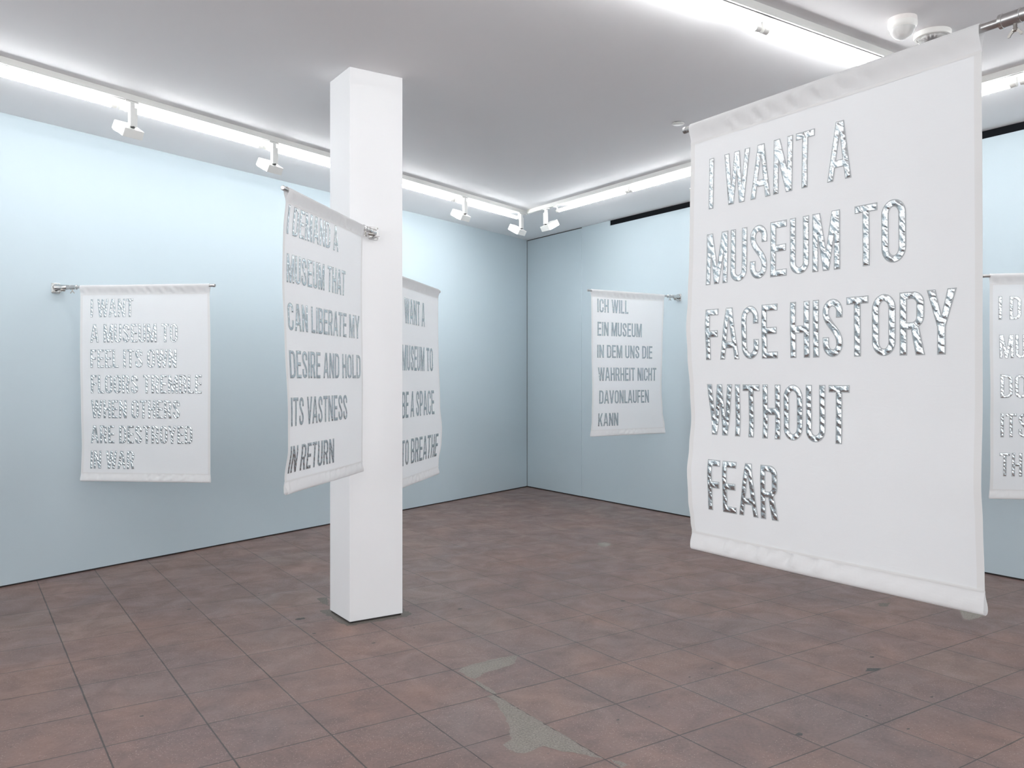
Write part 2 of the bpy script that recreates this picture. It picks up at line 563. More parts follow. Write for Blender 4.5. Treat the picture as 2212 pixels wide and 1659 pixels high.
def fluorescent(fr, s0, s1, label):
    """one tube between two lampholders on short arms"""
    X = xf(fr)
    zt = CEIL - TH_ - HANG
    root = empty('fluorescent_lamp', X @ Vector(((s0 + s1) / 2, SIDE, zt)))
    tag(root, label, 'fluorescent lamp', 'fluorescent lamps along the ceiling tracks')
    T = Matrix.Translation(-root.location) @ X
    D = fr[1]
    bm = bmesh.new()
    lathe(bm, T @ Vector((s0 + .045, SIDE, zt)), D, [(0, .0165), (s1 - s0 - .09, .0165)], 10)
    from_bm('tube', bm, M['tube'], root, smooth=True, label='glowing white glass tube')
    for s, sg in ((s0, 1), (s1, -1)):
        bm = bmesh.new()
        lathe(bm, T @ Vector((s + sg * .006, SIDE, zt)), D * sg, [(0, .010), (.003, .018), (.034, .018), (.040, .0195)], 16)
        ec = from_bm('end_cap', bm, M['plastic'], root, smooth=True)
        bm = bmesh.new()
        x0, x1 = sorted((s + sg * .008, s + sg * .016))
        box(bm, (x0, SIDE - .007, zt), (x1, SIDE + .007, zt + .040), T)
        box(bm, (x0, TW / 2 + .0005, zt + .034), (x1, SIDE + .007, zt + .044), T)
        from_bm('holder_arm', bm, M['plastic'], ec, bevel=.001)
    return root

def spotlight(fr, s, label, lens='lens'):
    X = xf(fr)
    zb = CEIL - TH_
    root = empty('spotlight', X @ Vector((s, 0, zb)))
    tag(root, label, 'spotlight', 'box spotlights on the ceiling tracks')
    T = Matrix.Translation(-root.location) @ X @ Matrix.Translation((s, 0, 0))
    bm = bmesh.new()
    box(bm, (-.045, -.012, zb - .012), (.05, .012, zb - .0005), T)
    box(bm, (-.012, -.013, zb - .045), (.020, .013, zb - .012), T)
    from_bm('adaptor', bm, M['enamel'], root, bevel=.002)
    bm = bmesh.new()
    box(bm, (-.014, -.014, zb - .170), (.040, .016, zb - .042), T)
    from_bm('stem', bm, M['enamel'], root, bevel=.004)
    bm = bmesh.new()
    lathe(bm, T @ Vector((.012, 0, zb - .176)), (0, 0, 1), [(0, .014), (.010, .014)], 16)
    from_bm('swivel', bm, M['joint'], root, label='dark swivel joint')
    R = T @ Matrix.Translation((.012, .0, zb - .180)) @ Matrix.Rotation(math.radians(29), 4, 'X')
    bm = bmesh.new()
    lo = [(-.070, -.030, 0), (.070, -.030, 0), (.066, .128, .004), (-.066, .128, .004)]
    hi = [(-.072, -.030, -.060), (.072, -.030, -.060), (.070, .128, -.056), (-.070, .128, -.056)]
    a = [bm.verts.new(R @ Vector(p)) for p in lo]
    b = [bm.verts.new(R @ Vector(p)) for p in hi]
    bm.faces.new(a); bm.faces.new(b[::-1])
    for i in range(4):
        bm.faces.new((a[i], b[i], b[(i + 1) % 4], a[(i + 1) % 4]))
    head = from_bm('lamp_head', bm, M['enamel'], root, bevel=.003)
    bm = bmesh.new()
    box(bm, (-.060, -.018, -.0612), (.060, .124, -.0560), R)
    from_bm('diffuser', bm, M[lens], head, label='lit flat lens under the head')
    return root

LEFT = track_frame((.218, 5.804), LD, 1)
RIGHT = track_frame((5.41, 0), (0, 1), -1)
CROSS = track_frame((0, 2.86), (1, 0), 1)
lighting_track(LEFT, -3.8, 5.62, 'long white track on the ceiling parallel to the left blue wall')
lighting_track(RIGHT, -4.0, 7.80, 'long white track on the ceiling parallel to the right blue wall')
lighting_track(CROSS, -2.0, 5.392, 'white track crossing the ceiling towards the big banner, beside the domed sensor')
ORD = ['nearest the corner', 'second from the corner', 'third from the corner', 'fourth from the corner', 'fifth from the corner', 'sixth from the corner', 'seventh from the corner', 'eighth from the corner', 'ninth from the corner']
for k in range(7):
    fluorescent(LEFT, 5.580 - 1.2 * (k + 1) + .003, 5.580 - 1.2 * k - .003, 'lit white tube on the track along the left wall, ' + ORD[k])
for k in range(9):
    fluorescent(RIGHT, 7.372 - 1.197 * (k + 1) + .003, 7.372 - 1.197 * k - .003, 'lit white tube on the track along the right wall, ' + ORD[k])
for k, tx in zip(range(5), ('ending behind the top of the big banner', 'running past the small lampholder to the top edge', 'out of the picture above the white column', 'out of the picture above the left side', 'farthest to the left out of the picture')):
    fluorescent(CROSS, 4.718 - 1.2 * (k + 1) + .003, 4.718 - 1.2 * k - .003, 'lit white tube on the cross track, ' + tx)
FILL = track_frame((0, -2.4), (1, 0), -1)  # track and tubes added out of view as fill light
lighting_track(FILL, -2.4, 5.39, 'added unseen ceiling track behind the viewpoint, carrying fill tubes')
for k in range(5):
    fluorescent(FILL, -1.6 + 1.2 * k + .003, -.4 + 1.2 * k - .003, 'added unseen fill tube behind the viewpoint, number %s along its track' % ('one', 'two', 'three', 'four', 'five')[k])

for s, tx in ((.831, 'white box spotlight on the left track, farthest left in the picture'),
              (2.019, 'white box spotlight on the left track, just left of the white column'),
              (4.464, 'white box spotlight on the left track, just right of the white column'),
              (3.240, 'white box spotlight on the left track, hidden behind the white column'),
              (5.500, 'white box spotlight at the corner end of the left track')):
    spotlight(LEFT, s, tx, 'lens_dim' if s < 4 else 'lens')
for s, tx in ((7.454, 'white box spotlight at the corner end of the right track'),
              (5.20, 'white box spotlight on the right track, half hidden by the big banner'),
              (2.95, 'added unseen spotlight on the right track, fully behind the big banner')):  # unseen spotlight added for the light it gives
    spotlight(RIGHT, s, tx, 'lens_dim' if s < 4 else 'lens')

# ------------------------------------------------------------------ ceiling devices
root = empty('motion_sensor', (4.176, 2.549, CEIL))
tag(root, 'round white domed motion sensor on the ceiling beside the cross track', 'motion sensor')
bm = bmesh.new(); lathe(bm, (0, 0, 0), (0, 0, -1), [(0, .070), (.022, .072), (.024, .071)], 40)
from_bm('mounting_plate', bm, M['beige'], root, smooth=True)
bm = bmesh.new(); lathe(bm, (0, 0, -.024), (0, 0, -1), [(0, .0725), (.016, .072), (.030, .064), (.034, .060)], 40, cap1=False)
from_bm('housing', bm, M['plastic'], root, smooth=True)
bm = bmesh.new(); lathe(bm, (0, 0, -.040), (0, 0, -1), [(0, .064), (.012, .0635)] + [(.012 + .058 * math.sin(t * PI / 16), .0635 * math.cos(t * PI / 16)) for t in range(1, 9)], 40, cap0=False)
from_bm('dome', bm, M['dome'], root, smooth=True)
bm = bmesh.new(); lathe(bm, (0, 0, -.050), (0, 0, -1), [(0, .034), (.020, .030), (.034, .018), (.036, .0)], 24)
from_bm('detector_eye', bm, M['beige'], root, smooth=True)

root = empty('smoke_detector', (4.489, 2.565, CEIL))
tag(root, 'flat round white smoke detector on the ceiling, touching the top edge of the big banner', 'smoke detector')
bm = bmesh.new(); lathe(bm, (0, 0, 0), (0, 0, -1), [(0, .094), (.020, .096), (.028, .092), (.030, .080), (.024, .078)], 48)
from_bm('base_ring', bm, M['plastic'], root, smooth=True)
bm = bmesh.new(); lathe(bm, (0, 0, -.024), (0, 0, -1), [(0, .078), (.016, .074), (.026, .058), (.030, .030), (.031, .0)], 40, cap0=False)
from_bm('cover', bm, M['cover'], root, smooth=True)
bm = bmesh.new()
for i in range(18):
    a = 2 * PI * i / 18
    box(bm, (.052, -.003, -.042), (.068, .003, -.026), Matrix.Rotation(a, 4, 'Z'))
from_bm('vent_fins', bm, M['plastic'], root)
bm = bmesh.new()
box(bm, (-.022, -.016, -.046), (.006, .016, -.024)); box(bm, (.010, -.010, -.040), (.032, .014, -.024))
from_bm('sensor_chamber', bm, M['chip'], root, bevel=.002)

root = empty('sprinkler', (4.487, 4.514, CEIL))
tag(root, 'small round white sprinkler cover plate on the ceiling left of the big banner', 'sprinkler cover')
bm = bmesh.new(); lathe(bm, (0, 0, 0), (0, 0, -1), [(0, .030), (.007, .030)], 32)
from_bm('collar', bm, M['slot'], root, smooth=True)
bm = bmesh.new(); lathe(bm, (0, 0, -.007), (0, 0, -1), [(0, .045), (.003, .046), (.0045, .044)], 40)
from_bm('cover_plate', bm, M['enamel'], root, smooth=True)

# ------------------------------------------------------------------ lettering
def arc(cx, cy, rx, ry, a0, a1, n=10):
    return [(cx + rx * math.cos(math.radians(a0 + (a1 - a0) * i / n)), cy + ry * math.sin(math.radians(a0 + (a1 - a0) * i / n))) for i in range(n + 1)]

T_ = .112
def stroke(path, t):
    Lh, Rh = [], []
    n = len(path)
    for i, p in enumerate(path):
        a = Vector(path[max(0, i - 1)]); b = Vector(path[min(n - 1, i + 1)])
        d = (b - a).normalized()
        q = Vector((-d.y, d.x)) * t / 2
        Lh.append(tuple(Vector(p) + q)); Rh.append(tuple(Vector(p) - q))
    return Rh + Lh[::-1]

def bez(p0, p1, p2, p3, n=12):
    return [tuple((1 - t) ** 3 * a + 3 * (1 - t) ** 2 * t * b + 3 * (1 - t) * t * t * c + t ** 3 * d for a, b, c, d in zip(p0, p1, p2, p3)) for t in [i / n for i in range(n + 1)]]

def bowl(x, w_, y0, y1, r):
    """closed shape: straight left side at x, rounded right corners"""
    rx = min(r, w_ * .75)
    return [(x, y0)] + arc(x + w_ - rx, y0 + r, rx, r, -90, 0) + arc(x + w_ - rx, y1 - r, rx, r, 0, 90) + [(x, y1)]

G = {}
t = T_
G['I'] = (t, [[(0, 0), (t, 0), (t, 1), (0, 1)]])
G['L'] = (.33, [[(0, 0), (.33, 0), (.33, t), (t, t), (t, 1), (0, 1)]])
G['T'] = (.40, [[(.20 - t / 2, 0), (.20 + t / 2, 0), (.20 + t / 2, 1 - t), (.40, 1 - t), (.40, 1), (0, 1), (0, 1 - t), (.20 - t / 2, 1 - t)]])
G['E'] = (.355, [[(0, 0), (.355, 0), (.355, t), (t, t), (t, .455), (.335, .455), (.335, .57), (t, .57), (t, 1 - t), (.355, 1 - t), (.355, 1), (0, 1)]])
G['F'] = (.325, [[(0, 0), (t, 0), (t, .45), (.315, .45), (.315, .57), (t, .57), (t, 1 - t), (.325, 1 - t), (.325, 1), (0, 1)]])
G['H'] = (.405, [[(0, 0), (t, 0), (t, .445), (.405 - t, .445), (.405 - t, 0), (.405, 0), (.405, 1), (.405 - t, 1), (.405 - t, .565), (t, .565), (t, 1), (0, 1)]])
G['A'] = (.47, [[(0, 0), (.105, 0), (.140, .22), (.33, .22), (.365, 0), (.47, 0), (.31, 1), (.16, 1)], [(.158, .335), (.235, .83), (.312, .335)]])
G['N'] = (.43, [[(0, 0), (.11, 0), (.11, .62), (.30, 0), (.43, 0), (.43, 1), (.32, 1), (.32, .40), (.13, 1), (0, 1)]])
G['M'] = (.54, [[(0, 0), (.105, 0), (.105, .62), (.215, 0), (.325, 0), (.435, .62), (.435, 0), (.54, 0), (.54, 1), (.395, 1), (.27, .33), (.145, 1), (0, 1)]])
G['W'] = (.65, [[(0, 1), (.115, 1), (.19, .33), (.265, 1), (.385, 1), (.46, .33), (.535, 1), (.65, 1), (.525, 0), (.40, 0), (.325, .64), (.25, 0), (.125, 0)]])
G['V'] = (.46, [[(0, 1), (.12, 1), (.23, .29), (.34, 1), (.46, 1), (.29, 0), (.17, 0)]])
G['Y'] = (.46, [[(0, 1), (.125, 1), (.23, .58), (.335, 1), (.46, 1), (.29, .42), (.29, 0), (.17, 0), (.17, .42)]])
G['K'] = (.44, [[(0, 0), (t, 0), (t, .30), (.17, .40), (.31, 0), (.44, 0), (.25, .54), (.43, 1), (.305, 1), (t, .53), (t, 1), (0, 1)]])
G['U'] = (.395, [[(0, 1)] + arc(.1975, .20, .1975, .20, 180, 360, 16) + [(.395, 1), (.395 - t, 1)] + arc(.1975, .20, .1975 - t, .20 - t * .95, 0, -180, 14) + [(t, 1)]])
G['O'] = (.41, [arc(.205, .23, .205, .23, 180, 360, 16) + arc(.205, .77, .205, .23, 0, 180, 16),
                arc(.205, .23, .205 - t, .23 - t * .9, 360, 180, 14) + arc(.205, .77, .205 - t, .23 - t * .9, 180, 0, 14)])
G['C'] = (.40, [[(.40, .67)] + arc(.20, .77, .20, .23, 0, 180, 16) + arc(.20, .23, .20, .23, 180, 360, 16) + [(.40, .36), (.40 - t, .36)] + arc(.20, .23, .20 - t, .23 - t * .9, 0, -180, 14) + arc(.20, .77, .20 - t, .23 - t * .9, 180, 0, 14) + [(.40 - t, .67)]])
G['D'] = (.41, [bowl(0, .41, 0, 1, .22), bowl(t, .41 - 2 * t, t * .9, 1 - t * .9, .12)[::-1]])
G['P'] = (.40, [[(0, 0), (t, 0), (t, .40)] + bowl(t, .40 - t, .40, 1, .18)[1:-1] + [(0, 1)], bowl(t, .40 - 2 * t, .40 + t * .9, 1 - t * .9, .10)[::-1]])
G['R'] = (.415, [[(0, 0), (t, 0), (t, .41), (.195, .41), (.275, 0), (.415, 0), (.315, .45)] + arc(.30, .62, .105, .16, -60, 0, 6) + arc(.225, .82, .18, .18, 0, 90, 10) + [(0, 1)],
                 bowl(t, .40 - 2 * t, .41 + t * .9, 1 - t * .9, .09)[::-1]])
G['B'] = (.41, [[(0, 0)] + arc(.24, .17, .17, .17, -90, 0, 9) + arc(.24, .36, .17, .17, 0, 55, 6) + arc(.23, .67, .165, .16, -50, 0, 6) + arc(.225, .83, .17, .17, 0, 90, 9) + [(0, 1)],
                bowl(t, .41 - 2 * t, t * .9, .45, .10)[::-1], bowl(t, .395 - 2 * t, .565, 1 - t * .9, .09)[::-1]])
sp = [(.335, .68)] + arc(.20, .78, .137, .16, 5, 180, 14) + bez((.063, .78), (.063, .56), (.337, .47), (.337, .235))[1:] + arc(.20, .22, .137, .16, 0, -180, 14)[1:] + [(.063, .33)]
G['S'] = (.40, [stroke(sp, t)])
GAPL, SPACE = .085, .30

def area2(p):
    return sum(p[i][0] * p[(i + 1) % len(p)][1] - p[(i + 1) % len(p)][0] * p[i][1] for i in range(len(p)))

def clean(p, eps):
    out = []
    for q in p:
        if not out or math.hypot(q[0] - out[-1][0], q[1] - out[-1][1]) > eps:
            out.append(q)
    if math.hypot(out[0][0] - out[-1][0], out[0][1] - out[-1][1]) <= eps:
        out.pop()
    return out

def densify(p, step):
    out = []
    for i in range(len(p)):
        a, b = p[i], p[(i + 1) % len(p)]
        k = max(1, int(math.ceil(math.hypot(b[0] - a[0], b[1] - a[1]) / step)))
        out += [(a[0] + (b[0] - a[0]) * j / k, a[1] + (b[1] - a[1]) * j / k) for j in range(k)]
    return out

def offset(p, d):
    """move every corner to the right of its direction by d (outwards for counter-clockwise outlines)"""
    n = len(p)
    out = []
    for i in range(n):
        a, b, c = Vector(p[i - 1]), Vector(p[i]), Vector(p[(i + 1) % n])
        d1, d2 = (b - a).normalized(), (c - b).normalized()
        n1, n2 = Vector((d1.y, -d1.x)), Vector((d2.y, -d2.x))
        m = n1 + n2
        if m.length < 1e-4:
            m = n1
        m.normalize()
        k = min(1.8, 1 / max(.3, m.dot(n1)))
        out.append((b.x + m.x * d * k, b.y + m.y * d * k))
    return out

def inside(pt, polys):
    c = False
    x, y = pt
    for p in polys:
        j = len(p) - 1
        for i in range(len(p)):
            if (p[i][1] > y) != (p[j][1] > y) and x < (p[j][0] - p[i][0]) * (y - p[i][1]) / (p[j][1] - p[i][1]) + p[i][0]:
                c = not c
            j = i
    return c

# ------------------------------------------------------------------ banners
def interp(tab, v):
    if v <= tab[0][0]: return tab[0][1]
    for (a, x), (b, y) in zip(tab, tab[1:]):
        if v <= b:
            f = (v - a) / (b - a)
            f = f * f * (3 - 2 * f)
            return x + (y - x) * f
    return tab[-1][1]

class Banner:
    def __init__(s, A, B, zr, height, label, left=None, right=None, seed=0, step=.015, waves=.006):
        s.A = Vector((A[0], A[1], zr)); B = Vector((B[0], B[1], zr))
        s.d = (B - s.A).normalized(); s.W = (B - s.A).length; s.Hh = height
        s.n = s.d.cross(Vector((0, 0, 1)))
        s.left = left or [(0, 0), (height, 0)]
        s.right = right or [(0, 0), (height, 0)]
        r = random.Random(seed)
        s.w = [(r.uniform(1.5, 5), r.uniform(1, 4), r.uniform(0, 6.3), r.uniform(.4, 1)) for _ in range(5)]
        s.waves, s.step, s.seed = waves, step, seed
        s.root = empty('banner', s.A + s.d * s.W / 2)
        tag(s.root, label, 'banner')
        s.off = s.root.location.copy()

    def disp(s, u, v):
        t = min(1, max(0, u / s.W))
        e = (1 - t) ** 2.2 * interp(s.left, v) + t ** 2.2 * interp(s.right, v)
        fade = min(1, max(0, v - .05) / .25)
        q = sum(a * math.sin(kx * u * 1.6 + ky * v * 1.6 + p) for kx, ky, p, a in s.w)
        return e + q * s.waves * .35 * fade

    def P(s, u, v, dn=0.0):
        return s.A + s.d * u + s.n * (s.disp(u, v) + dn) - Vector((0, 0, v)) - s.off

    def grid(s, name, us, vs, dn, mat, fn=None):
        verts = [s.P(u, v, dn + (fn(u, v) if fn else 0)) for v in vs for u in us]
        nu = len(us)
        faces = [(j * nu + i, (j + 1) * nu + i, (j + 1) * nu + i + 1, j * nu + i + 1) for j in range(len(vs) - 1) for i in range(nu - 1)]
        me = bpy.data.meshes.new(name)
        me.from_pydata(verts, [], faces)
        uvl = me.uv_layers.new(name='cloth')
        for lp in me.loops:
            i = lp.vertex_index
            uvl.data[lp.index].uv = (us[i % nu] + s.seed * 3.7, -vs[i // nu])
        return link(name, me, s.root, (mat,))

    def lin(s, a, b, st):
        k = max(1, int(round((b - a) / st)))
        return [a + (b - a) * i / k for i in range(k + 1)]

    def sleeve(s, name, v_seam, v_bar, R, mat):
        """a pocket sewn from the seam round the bar and back"""
        us = s.lin(0, s.W, s.step * .7)
        sg = 1 if v_bar > v_seam else -1
        Ls = abs(v_bar - v_seam)
        prof = []                              # (n, v, fold weight)
        for i in range(7):
            f = i / 6
            prof.append((.0015 + (R - .0015) * (f * f * (3 - 2 * f)), v_seam + sg * Ls * f * .98, math.sin(PI * f)))
        for i in range(1, 10):
            a = PI * i / 10
            prof.append((R * math.cos(a), v_bar + sg * R * math.sin(a), 0))
        for i in range(6, -1, -1):
            f = i / 6
            prof.append((-.0015 - (R - .0015) * (f * f * (3 - 2 * f)), v_seam + sg * Ls * f * .98, .6 * math.sin(PI * f)))
        r = random.Random(s.seed + 50)
        ph = [r.uniform(0, 6.3) for _ in range(4)]
        verts = []
        for n_, v, wgt in prof:
            for u in us:
                q = math.sin(2 * PI * (u * 13 + sg * v * 9) + ph[0] + 1.6 * math.sin(u * 11 + ph[1])) + .6 * math.sin(2 * PI * (u * 23 + sg * v * 7) + ph[2])
                q *= .65 + .45 * math.sin(u * 7 + ph[3])
                verts.append(s.P(u, v, n_ + wgt * q * .0048))
        nu = len(us)
        faces = [(j * nu + i, (j + 1) * nu + i, (j + 1) * nu + i + 1, j * nu + i + 1) for j in range(len(prof) - 1) for i in range(nu - 1)]
        me = bpy.data.meshes.new(name)
        me.from_pydata(verts, [], faces)
        uvl = me.uv_layers.new(name='cloth')
        for lp in me.loops:
            i = lp.vertex_index
            uvl.data[lp.index].uv = (us[i % nu] + s.seed * 3.7, -prof[i // nu][1] - .3 * (i // nu > 11))
        return link(name, me, s.root, (mat,))

    def build(s, top=.058, bottom=.062):
        H = s.Hh
        us = s.lin(0, s.W, s.step)
        s.grid('panel', us, s.lin(top - .006, H - bottom + .006, s.step), 0, M['cloth'])
        s.sleeve('top_sleeve', top, 0.0, .0145, M['sleeve'])
        s.sleeve('bottom_sleeve', H - bottom, H - .011, .011, M['sleeve'])
        for a in (0, s.W - .019):
            s.grid('side_hem', s.lin(a, a + .019, .006), s.lin(top + .002, H - bottom - .002, s.step), .0011, M['hem'])
        for v in (top, H - bottom):
            s.grid('seam', s.lin(0, s.W, s.step), s.lin(v - .004, v + .004, .004), .0024, M['hem'])
        return s

    def text(s, txt, u0, u1, v_top, v_base):
        """letters with cap height v_base-v_top, spread from u0 to u1"""
        cap = v_base - v_top
        x, prev, place = 0.0, None, []
        for ch in txt:
            if ch == ' ':
                x += SPACE - GAPL
                prev = None
                continue
            if prev and (prev + ch) in ('AT', 'TA', 'AV', 'VA', 'RY', 'LY', 'WA', 'LT', 'FA', 'AY', 'OY', 'LA'):
                x -= .035
            place.append((ch, x))
            x += G[ch][0] + GAPL
            prev = ch
        total = x - GAPL
        k = (u1 - u0) / (total * cap)
        for ch, x in place:
            s.letter(ch, u0 + x * cap * k, v_base, cap, k)

    def letter(s, ch, u, vb, cap, k):
        st = .010 if cap > .16 else .013
        outl, inl, ring_v, ring_f, pol = [], [], [], [], []
        for i, c in enumerate(G[ch][1]):
            p = clean([(x * cap * k, y * cap) for x, y in c], .0006)
            if (area2(p) > 0) != (i == 0):
                p = p[::-1]
            p = densify(p, st)
            outl.append(offset(p, .0016)); inl.append(offset(p, -.0014)); pol.append(offset(p, -.0013))
        verts, uvs, faces, mi = [], [], [], []
        def add(pt, dn):
            verts.append(s.P(u + pt[0], vb - pt[1], dn)); uvs.append((u + pt[0] + s.seed * 3.7, -(vb - pt[1])))
            return len(verts) - 1
        for o, q in zip(outl, inl):
            a = [add(pt, .0014) for pt in o]; b = [add(pt, .0024) for pt in q]
            for i in range(len(a)):
                j = (i + 1) % len(a)
                faces.append((a[i], a[j], b[j], b[i])); mi.append(1)
        pts, cons = [], []
        for q in pol:
            base = len(pts)
            pts += [Vector(pt) for pt in q]
            cons += [(base + i, base + (i + 1) % len(q)) for i in range(len(q))]
        nb = len(pts)
        w_, g = G[ch][0] * cap * k, .006 if cap > .16 else .009
        shr = [offset(q, -.0016) for q in pol]
        for i in range(int(w_ / g) + 1):
            for j in range(int(cap / g) + 1):
                pt = (i * g + (.5 * g if j % 2 else 0), j * g + .003)
                if inside(pt, shr):
                    pts.append(Vector(pt))
        r = delaunay_2d_cdt(pts, cons, [], 0, 1e-7)
        idx = {}
        rr = random.Random(s.seed * 100 + int(u * 1000) + int(vb * 777))
        for f in r[2]:
            cx = sum(r[0][i].x for i in f) / 3; cy = sum(r[0][i].y for i in f) / 3
            if not inside((cx, cy), pol):
                continue
            tri = []
            for i in f:
                if i not in idx:
                    edge = any(o < nb for o in r[3][i]) if r[3][i] else False
                    idx[i] = add(r[0][i], .0022 if edge else .0030 + rr.uniform(-.0009, .0013))
                tri.append(idx[i])
            a, b, c = (r[0][i] for i in f)
            if (b - a).cross(c - a) < 0:
                tri = tri[::-1]
            faces.append(tuple(tri)); mi.append(0)
        def sub(name, mat, m, parent):
            fs = [f for f, q in zip(faces, mi) if q == m]
            used = sorted({i for f in fs for i in f})
            new = {o_: i for i, o_ in enumerate(used)}
            me = bpy.data.meshes.new(name)
            me.from_pydata([verts[i] for i in used], [], [tuple(new[i] for i in f) for f in fs])
            uvl = me.uv_layers.new(name='cloth')
            for lp in me.loops:
                uvl.data[lp.index].uv = uvs[used[lp.vertex_index]]
            return link(name, me, parent, (mat,))
        o = sub('letter', M['silver'], 0, s.root)
        o['label'] = 'silver letter ' + ch
        sub('stitching', M['stitch'], 1, o)['label'] = 'grey stitched outline'
        return o

# ------------------------------------------------------------------ flagpoles
def flagpole(mount, tip, z, wall_n, label, cloth_at=.2):
    """bracket plate on the wall, cast socket, ringed outer tube with a wing screw, thin inner rod"""
    mnt = Vector((mount[0], mount[1], z)); tp = Vector((tip[0], tip[1], z))
    d = (tp - mnt).normalized(); Lg = (tp - mnt).length
    root = empty('flagpole', mnt)
    tag(root, label, 'flagpole')
    nrm = Vector((wall_n[0], wall_n[1], 0)).normalized()
    _, sd, up = axis_frame(nrm)
    X = Matrix.Identity(4)
    for i in range(3):
        X[i][0], X[i][1], X[i][2] = sd[i], nrm[i], up[i]
    # plate
    bm = bmesh.new()
    pts = [(.034, -.038), (.034, .026), (.028, .034), (-.028, .034), (-.034, .026), (-.034, -.038), (-.028, -.046), (.028, -.046)]
    a = [bm.verts.new(X @ Vector((x, 0.0005, y))) for x, y in pts]
    b = [bm.verts.new(X @ Vector((x * .94, .007, y * .96))) for x, y in pts]
    bm.faces.new(a); bm.faces.new(b[::-1])
    for i in range(len(a)):
        bm.faces.new((a[i], b[i], b[(i + 1) % len(a)], a[(i + 1) % len(a)]))
    plate = from_bm('base_plate', bm, M['chrome'], root, bevel=.001)
    for sx, sy in ((-.025, -.036), (.025, -.036), (-.025, .025), (.025, .025)):
        bm = bmesh.new(); lathe(bm, X @ Vector((sx, .007, sy)), nrm, [(0, .0045), (.002, .0042), (.003, .002)], 10)
        from_bm('screw', bm, M['bolt'], plate, smooth=True)
    # cast socket reaching from the plate along the pole
    bm = bmesh.new()
    lathe(bm, d * .006, d, [(0, .027), (.020, .023), (.050, .0198), (.084, .0188), (.086, .0175)], 28)
    from_bm('socket', bm, M['chrome'], root, smooth=True)
    bm = bmesh.new()
    lathe(bm, nrm * .007 + d * .055 + Vector((0, 0, -.019)) - sd * .016, sd, [(0, .009), (.003, .011), (.029, .011), (.032, .009)], 16)
    from_bm('pivot_bolt', bm, M['bolt'], root, smooth=True)
    bm = bmesh.new()
    c0 = nrm * .006
    box(bm, (-.016, .004, -.036), (.016, .060, -.030), X)
    from_bm('support_lug', bm, M['chrome'], root, bevel=.002)
    # outer tube and rings
    o2 = d * .004
    bm = bmesh.new(); lathe(bm, o2, d, [(.080, .0165), (.165, .0165)], 28)
    outer_t = from_bm('outer_tube', bm, M['steel'], root, smooth=True)
    for s0, s1 in ((.116, .119), (.158, .168)):
        bm = bmesh.new(); lathe(bm, o2, d, [(s0, .0166), (s0 + .001, .0182), (s1 - .001, .0182), (s1, .0166)], 28)
        from_bm('ring', bm, M['chrome'], outer_t, smooth=True)
    # wing screw
    c = o2 + d * .132
    bm = bmesh.new(); lathe(bm, c + Vector((0, 0, -.0155)), (0, 0, -1), [(0, .0045), (.010, .0045), (.012, .006), (.018, .006), (.020, .003)], 12)
    for sg in (-1, 1):
        q = [c + d * (sg * x) + Vector((0, 0, z_)) for x, z_ in ((.003, -.028), (.009, -.031), (.014, -.038), (.017, -.040), (.017, -.046), (.012, -.046), (.008, -.039), (.002, -.035))]
        th = d.cross(Vector((0, 0, 1))) * .002
        a = [bm.verts.new(p + th) for p in q]; b = [bm.verts.new(p - th) for p in q]
        bm.faces.new(a); bm.faces.new(b[::-1])
        for i in range(8):
            bm.faces.new((a[i], b[i], b[(i + 1) % 8], a[(i + 1) % 8]))
    from_bm('wing_screw', bm, M['bolt'], outer_t, smooth=True)
    # inner rod right through the sleeve, with a rounded tip
    bm = bmesh.new(); lathe(bm, o2, d, [(.160, .0105), (Lg - .006, .0105), (Lg - .004, .0098), (Lg - .004, .0092), (Lg - .0035, .0118), (Lg + .008, .0118), (Lg + .011, .009)], 20)
    from_bm('inner_rod', bm, M['steel'], root, smooth=True)
    return root

def along(m, d, s):
    return (m[0] + d[0] * s, m[1] + d[1] * s)

# big banner in front on the right
bL = [(0, 0), (.10, .004), (.30, .009), (.45, .011), (.60, .018), (.70, .026), (.80, .020), (.92, .008), (1.02, .002), (1.12, .012), (1.20, .022), (1.30, .016), (1.38, .004), (1.42, -.004), (1.48, -.004)]
bR = [(0, 0), (.35, 0), (.70, -.002), (.95, -.004), (1.15, .003), (1.25, -.005), (1.38, -.012), (1.48, -.017)]
big = Banner((2.158, 2.104), (2.150, 1.101), 2.378, 1.478, 'largest banner, in front on the right, its text ending FACE HISTORY WITHOUT FEAR', bL, bR, 1, .013, .005).build()
big.text('I WANT A', .089, .636, .130, .300)
big.text('MUSEUM TO', .083, .800, .388, .559)
big.text('FACE HISTORY', .086, .936, .646, .815)
big.text('WITHOUT', .082, .627, .900, 1.069)
big.text('FEAR', .093, .379, 1.156, 1.325)
flagpole((2.1483, .885), (2.1582, 2.127), 2.378, (0, 1), 'steel flagpole at the top right holding the largest banner')

# banner on the front of the column
pil = Banner((1.325, 3.942), (2.032, 4.671), 2.403, 1.463, 'narrow banner in front of the white column, its text ending ITS VASTNESS IN RETURN',
             [(0, 0), (.2, -.015), (.45, -.020), (.7, -.012), (1.1, .004), (1.25, .006), (1.38, -.010), (1.47, 0)], None, 2).build()
pil.text('I DEMAND A', .033, .640, .066, .204)
pil.text('MUSEUM THAT', .041, .749, .300, .437)
pil.text('CAN LIBERATE MY', .039, .970, .537, .670)
pil.text('DESIRE AND HOLD', .039, .977, .769, .903)
pil.text('ITS VASTNESS', .034, .770, .999, 1.136)
pil.text('IN RETURN', .029, .580, 1.234, 1.364)
flagpole((2.1648, 4.808), (1.3076, 3.9241), 2.403, (0, -1), 'steel flagpole fixed to the front face of the white column')

